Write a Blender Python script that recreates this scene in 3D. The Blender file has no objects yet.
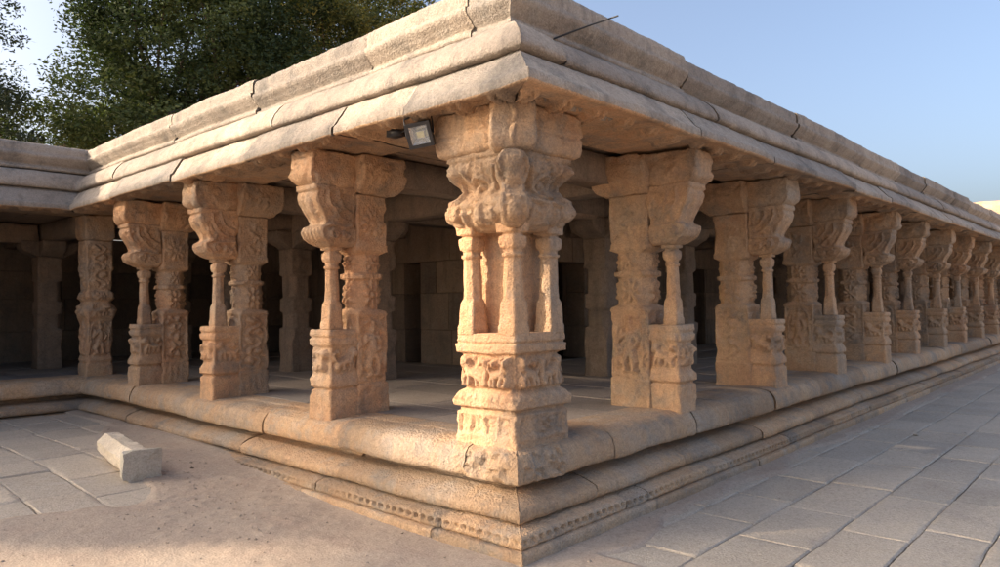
import bpy, math, random
import numpy as np
from mathutils import Vector, Matrix
C = bpy.context.scene.collection
FL = 0.635                                    # floor of the hall
rng = np.random.default_rng(7)

# ------------------------------------------------------------------ noise
def _hash(ix, iy, iz, seed):
    h = (ix * 374761393 + iy * 668265263 + iz * 2147483647 + seed * 1274126177) & 0xFFFFFFFF
    h = ((h ^ (h >> 13)) * 1274126177) & 0xFFFFFFFF
    h = (h ^ (h >> 16)) & 0xFFFFFFFF
    return h.astype(np.float64) / 4294967295.0 * 2 - 1
def vnoise(p, seed=0):
    i = np.floor(p).astype(np.int64); f = p - i
    f = f * f * (3 - 2 * f)
    r = 0
    for dx in (0, 1):
        wx = f[:, 0] if dx else 1 - f[:, 0]
        for dy in (0, 1):
            wy = f[:, 1] if dy else 1 - f[:, 1]
            for dz in (0, 1):
                wz = f[:, 2] if dz else 1 - f[:, 2]
                r = r + wx * wy * wz * _hash(i[:, 0] + dx, i[:, 1] + dy, i[:, 2] + dz, seed)
    return r
def fbm(p, freq, octv=3, seed=0):
    a = 1.0; r = 0
    for k in range(octv):
        r = r + a * vnoise(p * freq + 17.3 * k, seed + k)
        freq *= 2.03; a *= 0.5
    return r
def vecnoise(p, freq, amp, octv=3, seed=0):
    return np.stack([fbm(p, freq, octv, seed + 11 * k) for k in range(3)], 1) * amp
def sstep(a, b, x):
    t = np.clip((x - a) / (b - a), 0, 1); return t * t * (3 - 2 * t)

# ------------------------------------------------------------------ mesh plumbing
class MB:
    """collects vertices and faces of ONE mesh"""
    def __init__(s): s.V = []; s.Q = []; s.T = []; s.n = 0; s.A = []
    def add(s, V, Q=None, T=None, a=None):
        V = np.asarray(V, float).reshape(-1, 3)
        s.V.append(V)
        if Q is not None and len(Q): s.Q.append(np.asarray(Q).reshape(-1, 4) + s.n)
        if T is not None and len(T): s.T.append(np.asarray(T).reshape(-1, 3) + s.n)
        s.A.append(np.full(len(V), 0.5 if a is None else a) if np.isscalar(a) or a is None else np.asarray(a))
        s.n += len(V); return s
    def mesh(s, name, mat, smooth=True, sharp=None):
        me = bpy.data.meshes.new(name)
        V = np.concatenate(s.V)
        Q = np.concatenate(s.Q) if s.Q else np.zeros((0, 4), int)
        T = np.concatenate(s.T) if s.T else np.zeros((0, 3), int)
        me.vertices.add(len(V)); me.vertices.foreach_set('co', V.ravel())
        li = np.concatenate([Q.ravel(), T.ravel()]).astype(np.int32)
        me.loops.add(len(li)); me.loops.foreach_set('vertex_index', li)
        nq, nt = len(Q), len(T)
        st = np.concatenate([np.arange(nq) * 4, nq * 4 + np.arange(nt) * 3]).astype(np.int32)
        me.polygons.add(nq + nt); me.polygons.foreach_set('loop_start', st)
        me.polygons.foreach_set('use_smooth', np.full(nq + nt, smooth))
        at = me.attributes.new('tone', 'FLOAT', 'POINT')
        at.data.foreach_set('value', np.concatenate(s.A).astype(np.float32))
        me.update(calc_edges=True); me.validate()
        if sharp: me.set_sharp_from_angle(angle=math.radians(sharp))
        me.materials.append(mat)
        return me
    def build(s, name, mat, parent=None, smooth=True, sharp=None):
        return link(name, s.mesh(name, mat, smooth, sharp), parent)
def link(name, me, parent=None):
    o = bpy.data.objects.new(name, me); C.objects.link(o)
    if parent: o.parent = parent
    return o
def tag(o, label=None, cat=None, group=None, kind=None):
    if label: o['label'] = label
    if cat: o['category'] = cat
    if group: o['group'] = group
    if kind: o['kind'] = kind
    return o
def empty(name, loc=(0, 0, 0), rz=0, parent=None):
    o = bpy.data.objects.new(name, None); C.objects.link(o)
    o.location = loc; o.rotation_euler = (0, 0, rz); o.empty_display_size = .2
    if parent: o.parent = parent
    return o
def grid_quads(nr, nc, wrap=False):
    r = np.arange(nr - 1)[:, None]; c = np.arange(nc if wrap else nc - 1)[None, :]
    c2 = (c + 1) % nc
    return np.stack([r * nc + c, r * nc + c2, (r + 1) * nc + c2, (r + 1) * nc + c], -1).reshape(-1, 4)
def box(mb, x0, x1, y0, y1, z0, z1, a=None, M=None):
    V = np.array([[x, y, z] for z in (z0, z1) for y in (y0, y1) for x in (x0, x1)], float)
    if M is not None: V = V @ np.array(M.to_3x3()).T + np.array(M.translation)
    mb.add(V, [[0, 2, 3, 1], [4, 5, 7, 6], [0, 1, 5, 4], [2, 6, 7, 3], [0, 4, 6, 2], [1, 3, 7, 5]], a=a)
def tube(mb, pts, rads, n=8, a=None, caps=True):
    pts = np.asarray(pts, float); k = len(pts)
    d = np.gradient(pts, axis=0); d /= np.linalg.norm(d, axis=1)[:, None] + 1e-9
    up = np.array([0, 0, 1.]) if abs(d[0][2]) < .9 else np.array([1., 0, 0])
    ang = np.linspace(0, 2 * np.pi, n, endpoint=False); V = []
    for i in range(k):
        s = np.cross(d[i], up); s /= np.linalg.norm(s) + 1e-9; t = np.cross(s, d[i])
        V.append(pts[i] + rads[i] * (np.cos(ang)[:, None] * s + np.sin(ang)[:, None] * t))
    V = np.concatenate(V); T = []
    if caps:
        T = [[0, j + 1, j] for j in range(1, n - 1)] + [[(k - 1) * n, (k - 1) * n + j, (k - 1) * n + j + 1] for j in range(1, n - 1)]
    mb.add(V, grid_quads(k, n, True)[:, ::-1], T, a=a)

# ------------------------------------------------------------------ materials
def new_mat(name):
    m = bpy.data.materials.new(name); m.use_nodes = True
    nt = m.node_tree; b = nt.nodes['Principled BSDF']
    return m, nt, b
def N(nt, t, **k):
    n = nt.nodes.new(t)
    for a, v in k.items():
        if a.startswith('i_'): n.inputs[a[2:].replace('_', ' ')].default_value = v
        else: setattr(n, a, v)
    return n
def noise_node(nt, vec, scale, detail=5, rough=.6):
    n = N(nt, 'ShaderNodeTexNoise'); n.inputs['Scale'].default_value = scale
    n.inputs['Detail'].default_value = detail; n.inputs['Roughness'].default_value = rough
    nt.links.new(vec, n.inputs['Vector']); return n.outputs['Fac']
def ramp(nt, fac, stops):
    r = N(nt, 'ShaderNodeValToRGB'); e = r.color_ramp.elements
    e[0].position, e[0].color = stops[0][0], (*stops[0][1], 1)
    e[1].position, e[1].color = stops[-1][0], (*stops[-1][1], 1)
    for p, c in stops[1:-1]:
        x = e.new(p); x.color = (*c, 1)
    nt.links.new(fac, r.inputs['Fac']); return r.outputs['Color']
def g3(v): return (v, v, v)
def mix(nt, fac, a, b, mode='MIX'):
    m = N(nt, 'ShaderNodeMix', data_type='RGBA', blend_type=mode)
    for k, v in (('Factor', fac), ('A', a), ('B', b)):
        s = [i for i in m.inputs if i.name == k and (i.type == 'VALUE' if k == 'Factor' else i.type == 'RGBA')][0]
        if isinstance(v, (int, float)): s.default_value = v
        elif isinstance(v, tuple): s.default_value = (*v, 1)
        else: nt.links.new(v, s)
    return [o for o in m.outputs if o.type == 'RGBA'][0]
def stone_mat(name, cols, stain=(.22, .2, .18), stain_amt=.5, scale=1.0, bump=.5, rough=.9, streak=.4, tone=.25, fine=1.0, pale=(.6, .52, .42), pale_amt=.4):
    """weathered stone: mottled mineral colour, grey lichen stains, vertical drip marks, grain bump"""
    m, nt, b = new_mat(name)
    pos = N(nt, 'ShaderNodeNewGeometry').outputs['Position']
    n1 = noise_node(nt, pos, 1.3 * scale, 6, .62)
    base = ramp(nt, n1, [(.3, cols[0]), (.5, cols[1]), (.7, cols[2])])
    n2 = noise_node(nt, pos, 9 * scale, 6, .7)
    base = mix(nt, ramp(nt, n2, [(.35, g3(0)), (.75, g3(.55))]), base, cols[3])
    # pale worn patches
    mp = N(nt, 'ShaderNodeMapping'); mp.inputs['Location'].default_value = (5.3, 1.7, 9.1); nt.links.new(pos, mp.inputs['Vector'])
    n5 = noise_node(nt, mp.outputs[0], 4.2 * scale, 5, .65)
    base = mix(nt, ramp(nt, n5, [(.52, g3(0)), (.68, g3(pale_amt))]), base, pale)
    # stains
    n3 = noise_node(nt, mp.outputs[0], 2.1 * scale, 8, .7)
    base = mix(nt, ramp(nt, n3, [(.5, g3(0)), (.66, g3(stain_amt))]), base, stain)
    ms = N(nt, 'ShaderNodeMapping'); ms.inputs['Scale'].default_value = (7, 7, .9); nt.links.new(pos, ms.inputs['Vector'])
    n4 = noise_node(nt, ms.outputs[0], 1.0, 5, .6)
    base = mix(nt, ramp(nt, n4, [(.52, g3(0)), (.72, g3(streak))]), base, stain)
    # grain
    n6 = noise_node(nt, pos, 75, 3, .7)
    n7 = noise_node(nt, pos, 24, 5, .75)
    base = mix(nt, .6, base, ramp(nt, n7, [(.3, g3(.6)), (.48, g3(1.0)), (.7, g3(1.18))]), 'MULTIPLY')
    base = mix(nt, .55, base, ramp(nt, n6, [(.3, g3(.62)), (.72, g3(1.3))]), 'MULTIPLY')
    at = N(nt, 'ShaderNodeAttribute', attribute_name='tone')
    base = mix(nt, 1.0, base, ramp(nt, at.outputs['Fac'], [(0, (1 - tone, 1 - tone * .9, 1 - tone * .75)), (.5, g3(1.0)), (1, (1 + tone * .8, 1 + tone * .7, 1 + tone * .55))]), 'MULTIPLY')
    oi = N(nt, 'ShaderNodeObjectInfo')
    base = mix(nt, 1.0, base, ramp(nt, oi.outputs['Random'], [(0, (.84, .86, .88)), (.5, g3(1.0)), (1, (1.12, 1.06, 1.0))]), 'MULTIPLY')
    nt.links.new(base, b.inputs['Base Color'])
    b.inputs['Roughness'].default_value = rough
    b.inputs['Specular IOR Level'].default_value = .25
    b1 = noise_node(nt, pos, 38, 8, .72)
    vo = N(nt, 'ShaderNodeTexVoronoi'); vo.inputs['Scale'].default_value = 60; nt.links.new(pos, vo.inputs['Vector'])
    ad = N(nt, 'ShaderNodeMath', operation='MULTIPLY_ADD'); ad.inputs[1].default_value = .5
    nt.links.new(vo.outputs['Distance'], ad.inputs[0]); nt.links.new(b1, ad.inputs[2])
    bm = N(nt, 'ShaderNodeBump'); bm.inputs['Strength'].default_value = bump; bm.inputs['Distance'].default_value = .012 * fine
    nt.links.new(ad.outputs[0], bm.inputs['Height']); nt.links.new(bm.outputs[0], b.inputs['Normal'])
    return m
def flat_mat(name, col, rough=.6, metal=0, bump=0):
    m, nt, b = new_mat(name)
    pos = N(nt, 'ShaderNodeNewGeometry').outputs['Position']
    n = noise_node(nt, pos, 30, 4)
    nt.links.new(mix(nt, .3, col, ramp(nt, n, [(.3, tuple(c * .5 for c in col)), (.7, tuple(min(1, c * 1.5) for c in col))])), b.inputs['Base Color'])
    b.inputs['Roughness'].default_value = rough; b.inputs['Metallic'].default_value = metal
    return m
M_PIL = stone_mat('carved_sandstone', [(.45, .245, .14), (.54, .345, .205), (.42, .345, .27), (.59, .39, .235)], stain=(.22, .18, .145), stain_amt=.75, streak=.45, bump=.8, fine=1.3, pale=(.66, .50, .36), pale_amt=.5)
M_ROOF = stone_mat('weathered_roof_stone', [(.355, .295, .245), (.415, .355, .295), (.465, .405, .34), (.38, .31, .245)], stain=(.16, .145, .13), stain_amt=.75, streak=.5, bump=.8, fine=1.3, pale=(.50, .45, .38))
M_PLI = stone_mat('plinth_stone', [(.48, .29, .17), (.53, .355, .22), (.44, .365, .295), (.57, .39, .235)], stain=(.23, .195, .165), stain_amt=.7, streak=.25, bump=.9, fine=1.4, pale=(.58, .50, .40), pale_amt=.5)
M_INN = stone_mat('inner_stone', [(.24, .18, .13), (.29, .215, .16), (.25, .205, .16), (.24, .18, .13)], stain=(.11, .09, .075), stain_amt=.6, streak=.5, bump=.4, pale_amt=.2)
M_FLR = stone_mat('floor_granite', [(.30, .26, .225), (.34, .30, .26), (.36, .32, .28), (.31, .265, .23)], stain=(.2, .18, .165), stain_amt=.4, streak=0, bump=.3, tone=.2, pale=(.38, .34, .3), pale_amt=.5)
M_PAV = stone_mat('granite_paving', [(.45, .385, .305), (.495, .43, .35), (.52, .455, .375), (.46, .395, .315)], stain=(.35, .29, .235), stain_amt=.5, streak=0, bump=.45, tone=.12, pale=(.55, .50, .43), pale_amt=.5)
M_DIRT = stone_mat('packed_dirt', [(.36, .295, .24), (.405, .335, .27), (.385, .33, .275), (.40, .325, .26)], stain=(.33, .25, .2), stain_amt=.5, streak=0, bump=.35, fine=.8, tone=.0, pale=(.48, .40, .33), pale_amt=.4)
M_BLOCK = stone_mat('pale_granite', [(.50, .45, .365), (.58, .53, .44), (.62, .565, .475), (.52, .44, .35)], stain=(.42, .36, .31), stain_amt=.4, streak=0, bump=.5, pale=(.68, .66, .6))
M_BARK = stone_mat('bark', [(.13, .09, .06), (.17, .12, .085), (.2, .15, .11), (.15, .11, .08)], stain=(.08, .06, .045), bump=1, pale_amt=.1)
def leaf_mat(name, c0, c1, c2):
    m, nt, b = new_mat(name)
    at = N(nt, 'ShaderNodeAttribute', attribute_name='tone')
    col = ramp(nt, at.outputs['Fac'], [(0, c0), (.5, c1), (1, c2)])
    nt.links.new(col, b.inputs['Base Color']); b.inputs['Roughness'].default_value = .8
    tr = N(nt, 'ShaderNodeBsdfTranslucent'); nt.links.new(mix(nt, 1.0, col, (1.1, 1.2, .6), 'MULTIPLY'), tr.inputs['Color'])
    ms = N(nt, 'ShaderNodeMixShader'); ms.inputs[0].default_value = .28
    nt.links.new(b.outputs[0], ms.inputs[1]); nt.links.new(tr.outputs[0], ms.inputs[2])
    nt.links.new(ms.outputs[0], nt.nodes['Material Output'].inputs['Surface'])
    return m
M_LEAF = leaf_mat('dark_leaves', (.03, .05, .018), (.058, .085, .028), (.125, .145, .045))
M_LEAF2 = leaf_mat('olive_leaves', (.04, .06, .018), (.11, .115, .03), (.36, .27, .055))
M_LEAF3 = leaf_mat('dusky_leaves', (.03, .045, .03), (.05, .07, .04), (.08, .10, .05))

# ------------------------------------------------------------------ carved reliefs (strokes on a face)
def S_fig(s, w, H, r=None, lean=0.0, mirror=1):
    """standing deity in an arch"""
    r = r or H * .05; m = mirror; L = []
    def a(x0, y0, x1, y1, k=1.0, h=1.0): L.append((s + m * x0 * H, w + y0 * H, s + m * x1 * H, w + y1 * H, r * k, h))
    a(0, .84, 0, .86, 1.5); a(0, .93, 0, .99, .9); a(-.02, .70, .02, .46, 1.9); a(0, .44, -.02, .36, 2.0)
    a(-.05, .34, -.12, .18, 1.3); a(-.12, .18, -.07, .01, 1.0); a(.05, .34, .08, .18, 1.3); a(.08, .18, .09, .01, 1.0)
    a(-.09, .70, -.20, .58, .9); a(-.20, .58, -.15, .74, .75); a(.09, .70, .19, .56, .9); a(.19, .56, .11, .46, .75)
    a(-.13, 0, .15, 0, .9)
    for k in range(7):
        t0 = math.pi * k / 7; t1 = math.pi * (k + 1) / 7
        a(.27 * math.cos(t0), .75 + .26 * math.sin(t0), .27 * math.cos(t1), .75 + .26 * math.sin(t1), .55, .6)
    a(-.27, .05, -.27, .75, .5, .6); a(.27, .05, .27, .75, .5, .6)
    return L
def S_lion(s, w, W, H, mirror=1):
    m = mirror; L = []; r = H * .092
    def a(x0, y0, x1, y1, k=1.0, h=1.0): L.append((s + m * x0 * W, w + y0 * H, s + m * x1 * W, w + y1 * H, r * k, h))
    a(-.22, .38, .12, .50, 1.9); a(.12, .50, .22, .70, 1.7); a(.26, .80, .33, .78, 1.9, 1.2); a(.33, .74, .40, .72, 1.0)
    a(-.24, .36, -.30, .20, 1.5); a(-.30, .20, -.22, .03, 1.0); a(-.12, .34, -.10, .03, 1.0); a(.12, .42, .10, .03, 1.1); a(.20, .45, .27, .25, 1.0); a(.27, .25, .22, .03, .9)
    a(-.30, .42, -.42, .60, .7); a(-.42, .60, -.36, .82, .6); a(-.36, .82, -.24, .84, .6); a(-.24, .84, -.26, .70, .6)
    a(.16, .86, .30, .95, .8); a(-.45, .0, .45, .0, .8, .8)
    return L
def S_med(s, w, R, n=8):
    L = [(s, w, s, w, R * .32, 1.2)]
    for k in range(n):
        t = 2 * math.pi * k / n
        L.append((s + .48 * R * math.cos(t), w + .48 * R * math.sin(t), s + .85 * R * math.cos(t), w + .85 * R * math.sin(t), R * .2, .9))
    return L
def S_vine(s, w0, w1, r, amp, n=5, ph=0):
    L = []; k = n * 7; P = [(s + amp * math.sin(ph + math.pi * n * i / k), w0 + (w1 - w0) * i / k) for i in range(k + 1)]
    for i in range(k): L.append((*P[i], *P[i + 1], r, .8))
    for i in range(n):
        c = (i + .5) / n; sg = math.sin(ph + math.pi * (i + .5)); L.append((s - sg * amp * .4, w0 + (w1 - w0) * c, s - sg * amp * .9, w0 + (w1 - w0) * (c + .04), r * 1.8, 1))
    return L
def S_scroll(s, w, R, r, turns=1.6, m=1, ph=0):
    L = []; k = 18; P = []
    for i in range(k + 1):
        t = i / k; a = ph + m * t * turns * 2 * math.pi; q = R * (1 - .8 * t); P.append((s + q * math.cos(a), w + q * math.sin(a)))
    for i in range(k): L.append((*P[i], *P[i + 1], r, 1))
    return L
def S_arc(s, w, R, a0, a1, r, n=9):
    P = [(s + R * math.cos(a0 + (a1 - a0) * i / n), w + R * math.sin(a0 + (a1 - a0) * i / n)) for i in range(n + 1)]
    return [(*P[i], *P[i + 1], r * (1 - .4 * i / n), .9) for i in range(n)]
def relief_h(s, w, strokes):
    h = np.zeros(len(s))
    for (x0, y0, x1, y1, r, a) in strokes:
        dx, dy = x1 - x0, y1 - y0; l2 = dx * dx + dy * dy
        t = np.clip(((s - x0) * dx + (w - y0) * dy) / l2, 0, 1) if l2 > 1e-12 else 0
        d = np.hypot(s - x0 - t * dx, w - y0 - t * dy) / r
        h = np.maximum(h, a * (.55 * np.sqrt(np.clip(1 - d * d, 0, 1)) + .45 * np.clip(2.4 * (1 - d), 0, 1)))
    return h

def stack(mb, keys, step=.014, reliefs=None, amp=.02, rough=1.0, seed=0, c=.012, chip=1.0):
    """solid built up in courses: each key row = (w, u0, u1, v0, v1[, chamfer]); u is depth from the front, v along the facade.
    reliefs: {face: (strokes, w0, w1, sink)}; face 0 = -u front, 1 = -v side, 2 = +u back, 3 = +v side"""
    K = np.array([list(k) + [c] * (6 - len(k)) for k in keys], float)
    for i in range(1, len(K)):
        if K[i, 0] <= K[i - 1, 0]: K[i, 0] = K[i - 1, 0] + 1e-4
    ws = set(np.round(K[:, 0], 5))
    for i in range(len(K) - 1):
        n = max(1, int((K[i + 1, 0] - K[i, 0]) / step)); ws |= set(np.round(np.linspace(K[i, 0], K[i + 1, 0], n + 1), 5))
        ext = np.abs(K[i + 1, 1:5] - K[i, 1:5]).max()
        if ext > step * 1.5 and n < ext / step:
            ws |= set(np.round(np.linspace(K[i, 0], K[i + 1, 0], int(ext / step) + 1), 5))
    W = np.array(sorted(ws)); R = np.stack([np.interp(W, K[:, 0], K[:, j]) for j in range(1, 6)], 1)
    U, Vw = (K[:, 2] - K[:, 1]).max(), (K[:, 4] - K[:, 3]).max()
    nu, nv = max(3, int(U / step)), max(3, int(Vw / step)); nc = 3
    rows = []
    face = []; 
    for f, n in ((0, nv), (1, nu), (2, nv), (3, nu)): face += [f] * (n + 1) + [-1] * (nc - 1)
    face = np.array(face); P = []
    for (u0, u1, v0, v1, ch) in R:
        ch = min(ch, (u1 - u0) * .45, (v1 - v0) * .45); pts = []
        def arc(cx, cy, a0):
            for k in range(1, nc):
                a = a0 + math.pi / 2 * k / nc
                # chamfered rather than round corner
                t = k / nc; p0 = np.array([math.cos(a0), math.sin(a0)]); p1 = np.array([math.cos(a0 + math.pi / 2), math.sin(a0 + math.pi / 2)])
                q = p0 * (1 - t) + p1 * t; pts.append((cx + ch * q[0], cy + ch * q[1]))
        t = np.linspace(0, 1, nv + 1); t2 = np.linspace(0, 1, nu + 1)
        # counter-clockwise: front (-u) from +v to -v, side -v from u0 to u1, back, side +v
        pts += [(u0, v1 - ch + (v0 + ch - v1 + ch) * x) for x in t]; arc(u0 + ch, v0 + ch, math.pi)
        pts += [(u0 + ch + (u1 - u0 - 2 * ch) * x, v0) for x in t2]; arc(u1 - ch, v0 + ch, -math.pi / 2)
        pts += [(u1, v0 + ch + (v1 - v0 - 2 * ch) * x) for x in t]; arc(u1 - ch, v1 - ch, 0)
        pts += [(u1 - ch + (u0 - u1 + 2 * ch) * x, v1) for x in t2]; arc(u0 + ch, v1 - ch, math.pi / 2)
        P.append(pts)
    P = np.array(P); nW, nP = P.shape[:2]
    V = np.concatenate([P, np.repeat(W[:, None, None], nP, 1)], 2).reshape(-1, 3)
    F = np.tile(face, nW)
    nrm = np.zeros_like(V); 
    for f, d in ((0, (-1, 0, 0)), (1, (0, -1, 0)), (2, (1, 0, 0)), (3, (0, 1, 0))): nrm[F == f] = d
    if reliefs:
        for f, items in reliefs.items():
            for (st, w0, w1, sink, am) in items:
                sel = (F == f) & (V[:, 2] > w0) & (V[:, 2] < w1)
                if not sel.any(): continue
                co = V[sel]; s = co[:, 1] if f in (0, 2) else co[:, 0]
                uv = K[:, 1:5]; mid = np.interp(co[:, 2], K[:, 0], (uv[:, 2] + uv[:, 3]) / 2 if f in (0, 2) else (uv[:, 0] + uv[:, 1]) / 2)
                half = np.interp(co[:, 2], K[:, 0], (uv[:, 3] - uv[:, 2]) / 2 if f in (0, 2) else (uv[:, 1] - uv[:, 0]) / 2)
                ss = s - mid; edge = np.minimum(half - np.abs(ss), np.minimum(co[:, 2] - w0, w1 - co[:, 2]))
                m = sstep(.018, .036, edge)
                wob = vecnoise(co, 12, .011, 3, seed + 5)
                h = relief_h(ss + wob[:, 0], co[:, 2] + wob[:, 2], st)
                kk = co + 1.7 * seed
                rg = np.clip(1 - np.abs(fbm(kk, 17, 2, seed + 8)) * 3.2, 0, 1)
                h = np.maximum(h, .42 * rg) * np.clip(1 + .5 * fbm(kk, 5, 2, seed + 9), .35, 1.3)
                V[sel] += nrm[sel] * (m * (-sink - .004 + am * 1.5 * h))[:, None]
    # weathering: lumps, grain, chipped arrises
    key = V + seed * 3.71
    V = V + vecnoise(key, 2.2, .006 * rough, 2, seed) + vecnoise(key, 10, .0036 * rough, 3, seed + 40) + vecnoise(key, 34, .0022 * rough, 2, seed + 44)
    ctr = np.interp(V[:, 2], K[:, 0], (K[:, 1] + K[:, 2]) / 2), np.interp(V[:, 2], K[:, 0], (K[:, 3] + K[:, 4]) / 2)
    dc = np.minimum(np.abs(np.abs(V[:, 0] - ctr[0]) - np.interp(V[:, 2], K[:, 0], (K[:, 2] - K[:, 1]) / 2)), 1)
    dv = np.minimum(np.abs(np.abs(V[:, 1] - ctr[1]) - np.interp(V[:, 2], K[:, 0], (K[:, 4] - K[:, 3]) / 2)), 1)
    near = np.exp(-((dc + dv) / .03) ** 2)
    ch = np.clip(fbm(key, 7, 3, seed + 70) - .1, 0, 1) * .03 * chip * near
    V[:, 0] -= np.sign(V[:, 0] - ctr[0]) * ch; V[:, 1] -= np.sign(V[:, 1] - ctr[1]) * ch
    # caps
    n0 = len(V); c0 = V[:nP].mean(0); c1 = V[-nP:].mean(0)
    T = [[n0, (j + 1) % nP, j] for j in range(nP)] + [[n0 + 1, (nW - 1) * nP + j, (nW - 1) * nP + (j + 1) % nP] for j in range(nP)]
    mb.add(np.vstack([V, c0, c1]), grid_quads(nW, nP, True), T)
    return mb
def turned(mb, cu, cv, prof, n=8, step=.014, seed=0, rot=math.pi / 8, sides=None):
    """slender shaft: prof rows (w, radius, squareness 0..1)"""
    K = np.array(prof, float)
    for i in range(1, len(K)):
        if K[i, 0] <= K[i - 1, 0]: K[i, 0] = K[i - 1, 0] + 1e-4
    ws = set(np.round(K[:, 0], 5))
    for i in range(len(K) - 1): ws |= set(np.round(np.linspace(K[i, 0], K[i + 1, 0], max(2, int((K[i + 1, 0] - K[i, 0]) / step) + 1)), 5))
    W = np.array(sorted(ws)); R = np.interp(W, K[:, 0], K[:, 1]); Q = np.interp(W, K[:, 0], K[:, 2])
    nP = 32; a = np.linspace(0, 2 * np.pi, nP, endpoint=False)
    def poly(k, off): 
        b = (a - off) % (2 * np.pi / k) - np.pi / k; return np.cos(np.pi / k) / np.cos(b)
    octa, sq = poly(8, 0) * 1.04, poly(4, np.pi / 4) * 1.30
    V = []
    for w, r, q in zip(W, R, Q):
        rr = r * (octa * (1 - q) + sq * q); V.append(np.stack([cu + rr * np.cos(a), cv + rr * np.sin(a), np.full(nP, w)], 1))
    V = np.concatenate(V); key = V + seed * 2.3
    V = V + vecnoise(key, 3, .005, 2, seed) + vecnoise(key, 16, .003, 2, seed + 3)
    n0 = len(V); nW = len(W)
    T = [[n0, (j + 1) % nP, j] for j in range(nP)] + [[n0 + 1, (nW - 1) * nP + j, (nW - 1) * nP + (j + 1) % nP] for j in range(nP)]
    mb.add(np.vstack([V, [cu, cv, W[0]], [cu, cv, W[-1]]]), grid_quads(nW, nP, True), T)
COLON = [(.745, .076, 1), (.80, .076, 1), (.82, .070, 1), (.93, .066, 1), (.97, .064, .9), (1.00, .062, 0), (1.28, .054, 0), (1.285, .066, 0), (1.305, .068, 0), (1.31, .055, 0),
         (1.335, .056, .2), (1.345, .066, .6), (1.38, .072, .8), (1.42, .070, .8), (1.43, .06, .3), (1.445, .058, .2), (1.45, .078, .9), (1.52, .082, .9)]

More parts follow.
